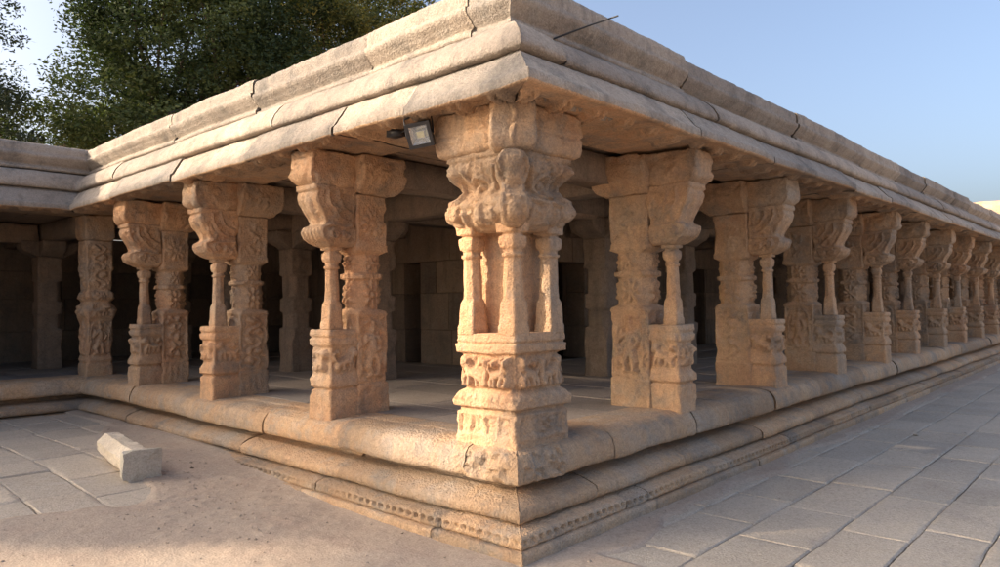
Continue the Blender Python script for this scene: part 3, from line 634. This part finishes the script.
# back walls of big slabs, with doorways
def slab_wall(a0, a1, at, axis, doors, seed, parent=None):
    mb = MB(); R = random.Random(seed); zc = [FL - .02, 1.18, 1.78, 2.3, 2.97]
    for r in range(4):
        p = a0
        while p < a1 - .05:
            w = min(R.uniform(.7, 1.5), a1 - p)
            segs = [(p, p + w)]
            for d0, d1, top in doors:
                if zc[r] < top - .1: segs = [q for s0, s1 in segs for q in ((s0, min(s1, d0)), (max(s0, d1), s1)) if q[1] - q[0] > .03]
            for s0, s1 in segs:
                d = R.uniform(0, .025)
                if axis == 'y': box(mb, at + .405, at + .5, s0, s1, zc[r], zc[r + 1])
                else: box(mb, s0, s1, at + .405, at + .5, zc[r], zc[r + 1])
                if axis == 'y': box(mb, at + d, at + .4, s0, s1 - .008, zc[r], zc[r + 1] - .008, a=R.random())
                else: box(mb, s0, s1 - .008, at + d, at + .4, zc[r], zc[r + 1] - .008, a=R.random())
            p += w
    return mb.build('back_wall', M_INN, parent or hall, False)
slab_wall(4.4, 12.5, 4.38, 'y', [(5.95, 6.35, 2.3), (9.9, 10.9, 2.3)], 1)
slab_wall(4.38, 27, 4.40, 'x', [(6.0, 6.9, 2.3), (10.6, 11.5, 2.3), (15.2, 16.1, 2.3)], 2)
cells = []
for x0, x1, y0, y1 in ((4.9, 6.8, 5.4, 7.0), (4.9, 6.8, 9.4, 11.4)):  # dark cells behind the doorways
    cells += [(x1, x1 + .2, y0, y1), (x0, x1, y0 - .2, y0), (x0, x1, y1, y1 + .2)]
for x in (6.0, 10.6, 15.2): cells += [(x - .6, x + 1.5, 6.6, 6.8), (x - .8, x - .6, 4.92, 6.8), (x + 1.5, x + 1.7, 4.92, 6.8)]
for a_, b_, c_, d_ in cells:
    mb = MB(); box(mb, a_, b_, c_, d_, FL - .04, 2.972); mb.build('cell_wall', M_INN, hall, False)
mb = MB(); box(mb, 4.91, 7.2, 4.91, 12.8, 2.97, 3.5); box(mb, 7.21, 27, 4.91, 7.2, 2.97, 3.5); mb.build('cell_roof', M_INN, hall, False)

# paving generator
def pavers(mb, x0, x1, y0, y1, rows, lo, hi, zf, along='x', seed=0, th=.05, keep=None, gap=.007, tilt=.004, jitrow=.0):
    R = random.Random(seed); p = (y0 if along == 'x' else x0); lim = (y1 if along == 'x' else x1)
    while p < lim - .02:
        w = min(R.uniform(*rows), lim - p); q = (x0 if along == 'x' else y0) - R.uniform(0, hi); ql = (x1 if along == 'x' else y1)
        while q < ql:
            l = R.uniform(lo, hi); a, b = max(q, x0 if along == 'x' else y0), min(q + l, ql)
            if b - a > .12:
                X0, X1, Y0, Y1 = (a, b, p, p + w) if along == 'x' else (p, p + w, a, b)
                if keep is None or keep((X0 + X1) / 2, (Y0 + Y1) / 2):
                    nx, ny = max(2, int((X1 - X0) / .09)), max(2, int((Y1 - Y0) / .09))
                    if (X0 > 9): nx, ny = 3, 3
                    gx = np.concatenate([[0, .012], np.linspace(.05, X1 - X0 - 2 * gap * .5 - .05, nx), [X1 - X0 - gap - .012, X1 - X0 - gap]]) + X0 + gap * .5
                    gy = np.concatenate([[0, .012], np.linspace(.05, Y1 - Y0 - gap - .05, ny), [Y1 - Y0 - gap - .012, Y1 - Y0 - gap]]) + Y0 + gap * .5
                    XX, YY = np.meshgrid(gx, gy); n = XX.size
                    edge = np.zeros_like(XX); edge[0, :] = edge[-1, :] = 1; edge[:, 0] = edge[:, -1] = 1
                    dz = R.uniform(-tilt, tilt); tx, ty = R.uniform(-1, 1) * tilt, R.uniform(-1, 1) * tilt
                    Z = zf(XX, YY) + dz + tx * (XX - X0) + ty * (YY - Y0) - .010 * edge
                    V = np.stack([XX, YY, Z], -1).reshape(-1, 3)
                    V[:, 2] += fbm(V, 3, 3, 3) * .004
                    wob = fbm(V, 6, 2, 8) * .008 * edge.ravel(); V[:, 0] += wob; V[:, 1] += wob * .7
                    ny_, nx_ = XX.shape; Q = grid_quads(ny_, nx_)
                    # skirt
                    ring = list(range(nx_)) + [r_ * nx_ + nx_ - 1 for r_ in range(1, ny_)] + [(ny_ - 1) * nx_ + c_ for c_ in range(nx_ - 2, -1, -1)] + [r_ * nx_ for r_ in range(ny_ - 2, 0, -1)]
                    low = V[ring].copy(); low[:, 2] -= th; m = len(ring)
                    QS = [[ring[(j + 1) % m], ring[j], n + j, n + (j + 1) % m] for j in range(m)]
                    mb.add(np.vstack([V, low]), np.vstack([Q, QS]), a=R.random())
            q += l
        p += w
    return mb
flat = lambda z: (lambda X, Y: np.full(X.shape, z) + 0 * X)
mb = MB(); pavers(mb, .44, 4.38, .44, 12.4, (.6, .9), .9, 1.9, flat(.628), 'y', 31, tilt=.003); pavers(mb, 4.39, 27, .44, 4.4, (.6, .9), .9, 1.9, flat(.628), 'x', 32, tilt=.003)
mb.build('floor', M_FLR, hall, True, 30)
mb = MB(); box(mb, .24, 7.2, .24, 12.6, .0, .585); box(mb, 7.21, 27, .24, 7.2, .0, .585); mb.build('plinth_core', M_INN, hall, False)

# --- the wing at the left
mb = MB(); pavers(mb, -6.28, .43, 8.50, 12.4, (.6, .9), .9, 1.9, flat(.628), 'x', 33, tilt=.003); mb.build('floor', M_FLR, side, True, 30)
mb = MB(); box(mb, -6.28, .235, 8.29, 12.6, .0, .584); mb.build('plinth_core', M_INN, side, False)
mb = MB(); R = random.Random(8); x = -6.28
while x < .45:
    w = min(R.uniform(.55, .8), .48 - x); box(mb, x, x + w - .012, 8.53, 12.6, 2.97 + R.uniform(0, .03), 3.4, a=R.random()); x += w
mb.build('ceiling', M_INN, side, False)
mb = MB(); box(mb, -6.28, .28, 8.35, 12.8, 3.42, 3.552); mb.build('roof_deck', M_ROOF, side, False)
slab_wall(-6.28, 4.37, 12.42, 'x', [(-4.5, -3.6, 2.3)], 3, side)
slab_wall(8.5, 12.4, -6.7, 'y', [], 4, side)
mb = MB(); rough_block(mb, -.17 + .2, .17 + .2, 8.5, 12.4, 2.70, 2.962, .09, 1.6, 300); mb.build('beam', M_INN, side)
mb = MB(); rough_block(mb, -6.2, .0, 10.2, 10.5, 2.655, 2.95, .09, 1.6, 301); mb.build('beam', M_INN, side)
def side_pillar(loc): return place_pillar(inn, loc, 0, parent=side)
for x in (.15, -2.0, -4.15): side_pillar((x, 10.35, FL))
for x in (-2.0, -4.15): place_pillar(variants[0], (x, 8.07, FL), math.radians(90), parent=side)

# ------------------------------------------------------------------ ground
def ghill(X, Y): return .168 * sstep(1.2, 4.6, Y) * sstep(1.0, .0, X)
def dirt_mask(X, Y):
    """1 where dirt lies over the slabs"""
    n = fbm(np.stack([X.ravel(), Y.ravel(), 0 * X.ravel()], 1), 1.6, 3, 77).reshape(X.shape)
    left = sstep(.18, -.18, Y - (2.95 + .35 * np.abs(X + 1.5) * (X > -1.5) + 2.9 * sstep(-1.25, -.35, X)) + .22 * n) * (X < .2)
    right = sstep(-.56, -.42, Y + .13 * n) * (X > -.3)
    front = sstep(.3, -.3, X + .05 + .5 * (Y + .3) + .2 * n) * (Y < 3)
    return np.clip(np.maximum(np.maximum(left, right), front), 0, 1)
def dirt_z(X, Y):
    Pn = np.stack([X.ravel(), Y.ravel(), 0 * X.ravel()], 1)
    n = fbm(Pn, 1.2, 4, 21).reshape(X.shape); nf = fbm(Pn, 9, 3, 22).reshape(X.shape)
    rub = .3 * np.clip(fbm(Pn, 15, 2, 25).reshape(X.shape) - .25, 0, 1) * sstep(1.3, .3, np.hypot(X + .75, (Y - 2.6) * .6))
    pile = .016 * np.exp(-np.clip(-.2 - X, 0, 9) / .12) * (Y > .3) * sstep(.3, 1.2, Y) * (X < .3)
    return pile + ghill(X, Y) - .030 + dirt_mask(X, Y) * (.050 + .010 * n) + .003 * nf * dirt_mask(X, Y) + .035 * rub
mb = MB()
def sheet(x0, x1, y0, y1, st, zf):
    gx = np.arange(x0, x1 + st / 2, st); gy = np.arange(y0, y1 + st / 2, st)
    X, Y = np.meshgrid(gx, gy); V = np.stack([X, Y, zf(X, Y)], -1).reshape(-1, 3)
    mb.add(V, grid_quads(len(gy), len(gx)))
# one sheet, finer near the corner: non-uniform grid
gx = np.concatenate([[-900, -300, -100, -50, -30], np.arange(-20, -4.5, .5), np.arange(-4.5, -2.6, .06), np.arange(-2.6, 1.2, .022), np.arange(1.2, 6, .08), np.arange(6, 40, .6), [50, 80, 150, 400, 900]])
gy = np.concatenate([[-900, -300, -100, -50, -30], np.arange(-20, -3, .6), np.arange(-3, -.8, .06), np.arange(-.8, 4.8, .025), np.arange(4.8, 9, .06), np.arange(9, 40, 1.2), [60, 100, 200, 400, 900]])
X, Y = np.meshgrid(gx, gy); V = np.stack([X, Y, dirt_z(X, Y)], -1).reshape(-1, 3)
mb.add(V, grid_quads(len(gy), len(gx)))
g = mb.build('ground', M_DIRT); tag(g, 'packed brown dirt ground drifting over the edge of the paving', kind='structure')
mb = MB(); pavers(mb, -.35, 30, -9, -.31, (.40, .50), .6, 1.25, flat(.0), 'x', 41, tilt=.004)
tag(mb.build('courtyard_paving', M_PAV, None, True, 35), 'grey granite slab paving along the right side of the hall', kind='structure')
mb = MB(); pavers(mb, -9, -.2, 2.6, 8.0, (.40, .55), .55, 1.1, ghill, 'y', 43, tilt=.006)
tag(mb.build('courtyard_paving', M_PAV, None, True, 35), 'grey granite slab paving left of the hall, partly under dirt', kind='structure')

# rubble on the dirt
mb = MB(); R = random.Random(12)
ico = np.array([[0, 0, 1], [.9, 0, .3], [.3, .85, .3], [-.7, .5, .3], [-.7, -.5, .3], [.3, -.85, .3], [.7, .5, -.4], [-.3, .85, -.4], [-.9, 0, -.4], [-.3, -.85, -.4], [.7, -.5, -.4], [0, 0, -1]])
icf = [[0, 1, 2], [0, 2, 3], [0, 3, 4], [0, 4, 5], [0, 5, 1], [1, 6, 2], [2, 7, 3], [3, 8, 4], [4, 9, 5], [5, 10, 1], [6, 7, 2], [7, 8, 3], [8, 9, 4], [9, 10, 5], [10, 6, 1], [6, 11, 7], [7, 11, 8], [8, 11, 9], [9, 11, 10], [10, 11, 6]]
def pebble(mb, x, y, z, s, a=None):
    V = ico * np.array([s * R.uniform(.7, 1.3), s * R.uniform(.7, 1.3), s * R.uniform(.4, .8)]) * (1 + np.array([[R.uniform(-.2, .2)] for _ in ico]))
    t = R.uniform(0, 6.3); c, s_ = math.cos(t), math.sin(t); V = V @ np.array([[c, s_, 0], [-s_, c, 0], [0, 0, 1]])
    mb.add(V + np.array([x, y, z]), None, icf, a=R.random() if a is None else a)
for i in range(620):
    if i < 360: x, y = R.gauss(-.85, .42), R.gauss(2.5, .75)
    elif i < 480: x, y = R.uniform(-3.5, -.3), R.uniform(.2, 4)
    else: x, y = R.uniform(0, 6), R.uniform(-.75, -.3)
    if x > -.3 and y > -.28 or dirt_mask(np.array([[x]]), np.array([[y]]))[0, 0] < .7: continue
    z = dirt_z(np.array([[x]]), np.array([[y]]))[0, 0]
    pebble(mb, x, y, z + .002, abs(R.gauss(.002, .0045)) + .003)
M_RUB = stone_mat('rubble', [(.40, .31, .24), (.45, .36, .28), (.42, .36, .3), (.46, .36, .27)], stain=(.36, .29, .24), tone=.15, streak=0, pale_amt=.1)
tag(mb.build('rubble', M_RUB, None, False), 'small loose rubble and grit scattered over the dirt', kind='stuff')

mb = MB(); R = random.Random(31)
for i in range(34):
    x, y = (R.uniform(-3.2, -.35), R.uniform(.2, 6)) if i < 22 else (R.uniform(.5, 9), R.uniform(-2.8, -.4))
    z = max(dirt_z(np.array([[x]]), np.array([[y]]))[0, 0], float(ghill(np.array(x), np.array(y))) if (y > 2.6 or y < -.3) else -1) + .006
    t = R.uniform(0, 6.3); q = R.uniform(.009, .02); c, s_ = math.cos(t), math.sin(t)
    V = np.array([[-q, 0, .004], [0, -q * .4, 0], [q, 0, .006], [0, q * .4, .002]]); V = V @ np.array([[c, s_, 0], [-s_, c, 0], [0, 0, 1]])
    mb.add(V + np.array([x, y, z]), [[0, 1, 2, 3]], a=R.random())
tag(mb.build('leaf_litter', M_BARK, None, False), 'a few dry brown leaves and twigs blown over the ground', kind='stuff')
# fallen octagonal pillar fragment
fr = MB()
K = [(0, -.15, .15, 0, .265, .012), (.075, -.15, .15, 0, .26, .012)]
tmp = MB(); stack(tmp, K, .02, None, seed=201, rough=2.0, chip=2)
K2 = [(.075, -.135, .135, .004, .25, .075), (1.06, -.125, .125, .01, .235, .072)]
tmp2 = MB(); stack(tmp2, K2, .022, None, seed=202, rough=1.6, chip=1.5)
frag = empty('pillar_fragment', (-1.06, 3.33, .118), math.radians(-6)); frag.rotation_euler[0] = math.radians(2.2)
tag(frag, 'pale broken octagonal pillar stump with a square end, lying on the paving', 'stone block')
for nm, t in (('square_end', tmp), ('shaft', tmp2)):
    V = np.concatenate(t.V); V = np.stack([V[:, 0], V[:, 2], V[:, 1]], 1)
    m = MB(); m.add(V, np.concatenate(t.Q)[:, ::-1], np.concatenate(t.T)[:, ::-1]); m.build(nm, M_BLOCK, frag, True, 38)
R = random.Random(3)
def loose_stone(x, y, s, label, group=None):
    m = MB(); V = ico.copy(); z = float(ghill(np.array(x), np.array(y)))
    pebble(m, 0, 0, 0, s, a=.2)
    o = m.build('loose_stone', M_BARK if 'dark' in label else M_BLOCK, None, False); o.location = (x, y, z + s * .3)
    tag(o, label, 'stone')
loose_stone(-.62, 3.38, .035, 'dark flat stone chip on the dirt just right of the fallen pillar stump')
loose_stone(-1.72, 2.45, .022, 'small dark stone on bare dirt below the fallen stump')
loose_stone(5.9, -1.0, .03, 'small white stone lying on the grey paving at right')

# ------------------------------------------------------------------ floodlight under the eave
M_BLK = flat_mat('black_metal', (.03, .03, .033), .45, .2); M_REF = flat_mat('reflector', (.5, .52, .55), .25, .9)
m, nt, b = new_mat('lamp_glass'); b.inputs['Base Color'].default_value = (.8, .85, .85, 1); b.inputs['Roughness'].default_value = .12; b.inputs['Alpha'].default_value = .12; M_GLS = m
fl = empty('floodlight', (-.20, .70, 2.80)); tag(fl, 'small square black floodlight hung below the eave beside the corner capital', 'floodlight')
d = Vector((-.72, -.5, -.35)).normalized()
q = d.to_track_quat('-Y', 'Z'); fl.rotation_mode = 'QUATERNION'; fl.rotation_quaternion = q @ Matrix.Rotation(math.radians(-9), 4, 'Y').to_quaternion()
mb = MB(); w, h = .092, .088
# housing frame and tapered back
for a_ in ((-w, w, -.03, .03, h - .024, h), (-w, w, -.03, .03, -h, -h + .024), (-w, -w + .024, -.03, .03, -h + .0241, h - .0241), (w - .024, w, -.03, .03, -h + .0241, h - .0241)): box(mb, *a_)
V = np.array([[sx * w * .98, .031, sz * h * .98] for sx, sz in ((-1, -1), (1, -1), (1, 1), (-1, 1))] + [[sx * w * .6, .085, sz * h * .6] for sx, sz in ((-1, -1), (1, -1), (1, 1), (-1, 1))])
mb.add(V, [[0, 1, 5, 4], [1, 2, 6, 5], [2, 3, 7, 6], [3, 0, 4, 7], [4, 5, 6, 7], [3, 2, 1, 0]])
for k in range(5): box(mb, -.05 + k * .024, -.042 + k * .024, .07, .10, -.05, .05)
mb.build('housing', M_BLK, fl, False)
mb = MB(); a, b_ = w - .025, h - .025
V = np.array([[-a, -.018, -b_], [a, -.018, -b_], [a, -.018, b_], [-a, -.018, b_], [-a * .45, .02, -b_ * .45], [a * .45, .02, -b_ * .45], [a * .45, .02, b_ * .45], [-a * .45, .02, b_ * .45]])
mb.add(V, [[0, 1, 5, 4], [1, 2, 6, 5], [2, 3, 7, 6], [3, 0, 4, 7], [4, 5, 6, 7]]); mb.build('reflector', M_REF, fl, False)
mb = MB(); box(mb, -.025, .025, .012, .019, -.022, .022); mb.build('lamp', flat_mat('lamp_chip', (.7, .6, .3), .4), fl, False)
mb = MB(); box(mb, -a, a, -.026, -.022, -b_, b_); mb.build('glass', M_GLS, fl, False)
mb = MB(); tube(mb, [(-w - .006, .0, 0), (-w - .01, .03, .06), (-w - .01, .05, .12), (0, .06, .135), (w + .01, .05, .12), (w + .01, .03, .06), (w + .006, 0, 0)], [.007] * 7, 6); mb.build('mounting_arm', M_BLK, fl)
mb = MB(); tube(mb, [(-.10, 1.12, 2.905), (-.11, 1.02, 2.885), (-.13, .9, 2.89), (-.15, .80, 2.87), (-.17, .74, 2.85)], [.006] * 5, 6)
box(mb, -.15, -.06, 1.02, 1.14, 2.865, 2.915)
c_ = mb.build('power_cable', M_BLK); tag(c_, 'short black cable and junction box clipped under the eave left of the floodlight', 'cable')
# rod sticking out over the right-hand roof
mb = MB(); tube(mb, [(.50, .06, 3.50), (.54, -.07, 3.525), (.60, -.22, 3.56), (.68, -.40, 3.60)], [.007, .007, .006, .006], 6)
rod = mb.build('metal_rod', M_BLK); tag(rod, 'thin dark metal rod poking out over the roof edge above the corner', 'rod')

# ------------------------------------------------------------------ far building at the right
far = empty('far_building', (31, 0, 0)); tag(far, 'distant sunlit tan stone building closing the end of the right-hand paving', 'building')
mb = MB(); rough_block(mb, 0, 7, -14, 6, -.1, 4.2, .5, 3, 400); mb.build('wall', M_ROOF, far)
mb = MB(); rough_block(mb, -.5, 7, -14.3, 6.3, 4.21, 4.5, .5, 3, 401); rough_block(mb, -.15, 7, -14.1, 6.1, 4.52, 5.42, .5, 4, 402); mb.build('roof', M_PLI, far)

# ------------------------------------------------------------------ trees
def leaves(mb, centers, per, rad, size, R, tonef, keep=None):
    n = len(centers) * per
    c = np.repeat(np.asarray(centers), per, 0)
    d = R.normal(size=(n, 3)); d /= np.linalg.norm(d, axis=1)[:, None]
    rr = R.uniform(.25, 1, (n, 1)) ** .6 * np.repeat(rad, per)[:, None]
    p = c + d * rr * np.array([1, 1, .75])
    if keep is not None:
        m = keep(p); p = p[m]; d = d[m]; c = c[m]; n = len(p)
    a = R.normal(size=(n, 3)); a[:, 2] = a[:, 2] * .5 - .25; a /= np.linalg.norm(a, axis=1)[:, None]
    b = np.cross(a, d + R.normal(size=(n, 3)) * .7); b /= np.linalg.norm(b, axis=1)[:, None] + 1e-9
    s = size * R.uniform(.6, 1.3, (n, 1))
    V = np.stack([p - a * s * .5, p + b * s * .24 + a * s * .05, p + a * s * .55, p - b * s * .24 + a * s * .05], 1).reshape(-1, 3)
    tn = np.repeat(np.clip(tonef(p) + R.uniform(-.22, .22, n), 0, 1), 4)
    mb.add(V, np.arange(n * 4).reshape(-1, 4), a=tn)
def tree(base, lobes, ncl, per, size, seed, mat, label, tone=None, keep=None, crad=(.45, .95)):
    R = np.random.default_rng(seed); rr = random.Random(seed)
    t = empty('tree', base); tag(t, label, 'tree', None)
    B = np.array(base); cen = []
    w = np.array([l[3] ** 2 * l[4] for l in lobes]); w = w / w.sum()
    for k in range(ncl):
        l = lobes[R.choice(len(lobes), p=w)]; d = R.normal(size=3); d /= np.linalg.norm(d); q = R.uniform(.35, 1) ** .5
        cen.append(np.array(l[:3]) + d * q * np.array([l[3], l[3], l[4]]))
    cen = np.array(cen)
    # trunk and limbs, each limb ending in the crown
    mb = MB(); top = np.mean([l[:3] for l in lobes], 0); zt = min(l[2] - l[4] for l in lobes)
    fork = np.array([top[0] * .15, top[1] * .15, max(2.2, zt * .75)])
    tube(mb, [(0, 0, -.3), (0.04, .05, fork[2] * .4), tuple(fork)], [.42, .34, .26], 10); mb.build('trunk', M_BARK, t)
    lm = MB()
    for k in range(26):
        e = cen[rr.randrange(len(cen))]; l = lobes[0] if k < 3 else lobes[rr.randrange(len(lobes))]
        mid = fork * .45 + np.array(l[:3]) * .4 + e * .15 + np.array([rr.uniform(-.4, .4) for _ in range(3)])
        mid2 = mid * .45 + e * .55 + np.array([rr.uniform(-.3, .3) for _ in range(3)])
        tube(lm, [fork, mid, mid2, e], [.15, .09, .045, .015], 6)
    lm.build('limbs', M_BARK, t)
    cm = MB(); rad = R.uniform(crad[0], crad[1], len(cen))
    cn = np.clip(.45 + .35 * fbm(cen + B, .5, 2, seed), 0, 1)
    tonef = tone or (lambda p: .45 + .5 * fbm(p + B, .6, 2, seed))
    leaves(cm, cen, per, rad, size, R, tonef, (lambda p: keep(p + B)) if keep else None)
    cm.build('crown', mat, t, False)
    return t
tree((7.6, 22.0, 0), [(0, 0, 10.8, 3.4, 3.4), (-2.0, .5, 8.4, 2.3, 1.9), (2.6, -1, 9.2, 3, 2.6), (.5, 0, 14, 3, 2.6), (-.6, 0, 7.0, 2.8, 1.6), (3.4, 0, 12.5, 2.6, 2.2), (-1.9, 0, 12.0, 2.1, 2.4)], 880, 135, .15, 1, M_LEAF, 'large dark green broad tree rising behind the inner angle of the roofs')
tree((14, 21.5, 0), [(0, 0, 11.5, 3.8, 3.4), (-3.2, .5, 9.5, 2.8, 2.6), (3.0, -1, 10.2, 3, 2.8), (.5, 0, 14.5, 3.2, 2.6), (0, 0, 8, 3.4, 2.0), (4.5, -1, 12.5, 2.6, 2.4)], 780, 135, .15, 2, M_LEAF2, 'olive tree with yellowing leaves behind the middle of the left-hand roof')
tree((21, 23, 0), [(0, 0, 12, 3.8, 3.2), (-3, 0, 13, 3, 2.6), (2.5, 0, 11, 2.6, 2.4)], 260, 110, .16, 4, M_LEAF, 'dark tree crown just showing above the parapet nearest the corner')
tree((1.7, 23.5, 0), [(0, 0, 9.4, 1.5, 3.4), (-1.6, 0, 10.5, 1.8, 3.0), (.2, 0, 7.2, 1.7, 1.4), (-.6, 0, 13, 1.5, 2.0)], 190, 110, .13, 3, M_LEAF3, 'thin dusky tree at the left edge of the picture with pale sky showing through', crad=(.3, .6))
tree((4.0, 25.5, 0), [(0, 0, 7.6, 2.0, 1.6), (-2.5, 0, 7.4, 2.0, 1.6), (3, 0, 7.6, 2.6, 1.8)], 260, 110, .135, 6, M_LEAF, 'low dark bushy tree filling in just above the roof of the left wing', crad=(.35, .7))
# ------------------------------------------------------------------ unseen trees, added to block the low sun and shape its patches
TE = math.tan(math.radians(22)); AZ = math.radians(40)
def keep_leaf(p):
    """gaps cut into the added crowns to place sun on roofs, corner and ground"""
    s = -p[:, 0] * math.cos(AZ) + p[:, 1] * math.sin(AZ); l = p[:, 0] * math.sin(AZ) + p[:, 1] * math.cos(AZ)
    q = p[:, 2] - s * TE
    wob = .12 * np.sin(q * 5) ; l2 = l + wob
    hole1 = (l > np.where(q < .8, -.05, .06)) & (q > .0) & (l < np.where(q < .5, 1.15, .80)) & (q < 2.3)
    hole2 = (q < -.38) & (l2 < .48)
    roof = q > 2.68 - .339 * np.clip(l, 0, 20)
    return ~(hole1 | hole2 | roof & (l > -.3))
def sunward(l, s): return (l * math.sin(AZ) - s * math.cos(AZ), l * math.cos(AZ) + s * math.sin(AZ), 0)
tree(sunward(-5.0, 21), [(-1.5, -1.8, 11, 3.2, 3.4), (1.2, 1.5, 10.8, 3.0, 3.0), (2.4, 2.9, 10.2, 2.4, 2.6), (3.6, 4.2, 10, 2.0, 2.4), (-3, -3.5, 11.5, 3.2, 3.5)], 600, 75, .45, 5, M_LEAF, 'tall unseen tree added to block the sun, crown cut to light the corner', keep=keep_leaf, crad=(.6, 1.1))
tree(sunward(5.0, 21), [(0, 0, 7.6, 3.4, 3.2), (-1.6, -2.0, 8, 2.6, 3), (-2.5, -3.0, 8.5, 2.2, 3.4), (-1.5, -1.8, 10, 2.0, 1.2), (0, 0, 9.6, 2.4, 1.4), (1.9, 2.3, 7, 3.2, 3), (3.6, 4.2, 6.5, 3.0, 3)], 680, 80, .45, 8, M_LEAF, 'spreading unseen tree added beyond the left wing to block the sun', keep=keep_leaf, crad=(.6, 1.1))

# ------------------------------------------------------------------ light, sky, camera
sd = Vector((-math.cos(AZ), math.sin(AZ), TE)).normalized()
sun = bpy.data.lights.new('sun', 'SUN'); sun.energy = 3.4; sun.angle = math.radians(.9); sun.color = (1, .80, .59)
so = bpy.data.objects.new('sun', sun); C.objects.link(so); so.rotation_euler = sd.to_track_quat('Z', 'Y').to_euler(); so.location = (-8, -2, 12)
w = bpy.data.worlds.new('World'); bpy.context.scene.world = w; w.use_nodes = True
nt = w.node_tree; sky = nt.nodes.new('ShaderNodeTexSky'); sky.sky_type = 'NISHITA'; sky.sun_disc = False
sky.sun_elevation = math.radians(22); sky.sun_rotation = math.atan2(sd.x, sd.y)
sky.air_density = .75; sky.dust_density = 7.0; sky.ozone_density = .85
bg = nt.nodes['Background']; nt.links.new(sky.outputs[0], bg.inputs[0]); bg.inputs[1].default_value = .15
sc = bpy.context.scene
sc.cycles.max_bounces = 6; sc.cycles.diffuse_bounces = 4; sc.cycles.transparent_max_bounces = 4; sc.cycles.transmission_bounces = 3
cam = bpy.data.cameras.new('camera'); co = bpy.data.objects.new('camera', cam); C.objects.link(co); sc.camera = co
F = 722.; pit = math.radians(1.55); rol = math.radians(.71); yaw = math.atan(660 / F)
f = Vector((math.cos(yaw) * math.cos(pit), math.sin(yaw) * math.cos(pit), math.sin(pit)))
r0 = Vector((math.sin(yaw), -math.cos(yaw), 0)); u0 = r0.cross(f)
r = r0 * math.cos(rol) - u0 * math.sin(rol); u = u0 * math.cos(rol) + r0 * math.sin(rol)
co.matrix_world = Matrix(((r.x, u.x, -f.x, -3.582), (r.y, u.y, -f.y, -3.142), (r.z, u.z, -f.z, 1.6), (0, 0, 0, 1)))
cam.sensor_width = 36; cam.lens = 36 * F / 1000; cam.clip_end = 3000; cam.clip_start = .05
sc.view_settings.view_transform = 'Standard'; sc.view_settings.look = 'None'; sc.view_settings.gamma = 1
sc.view_settings.exposure = 1.4
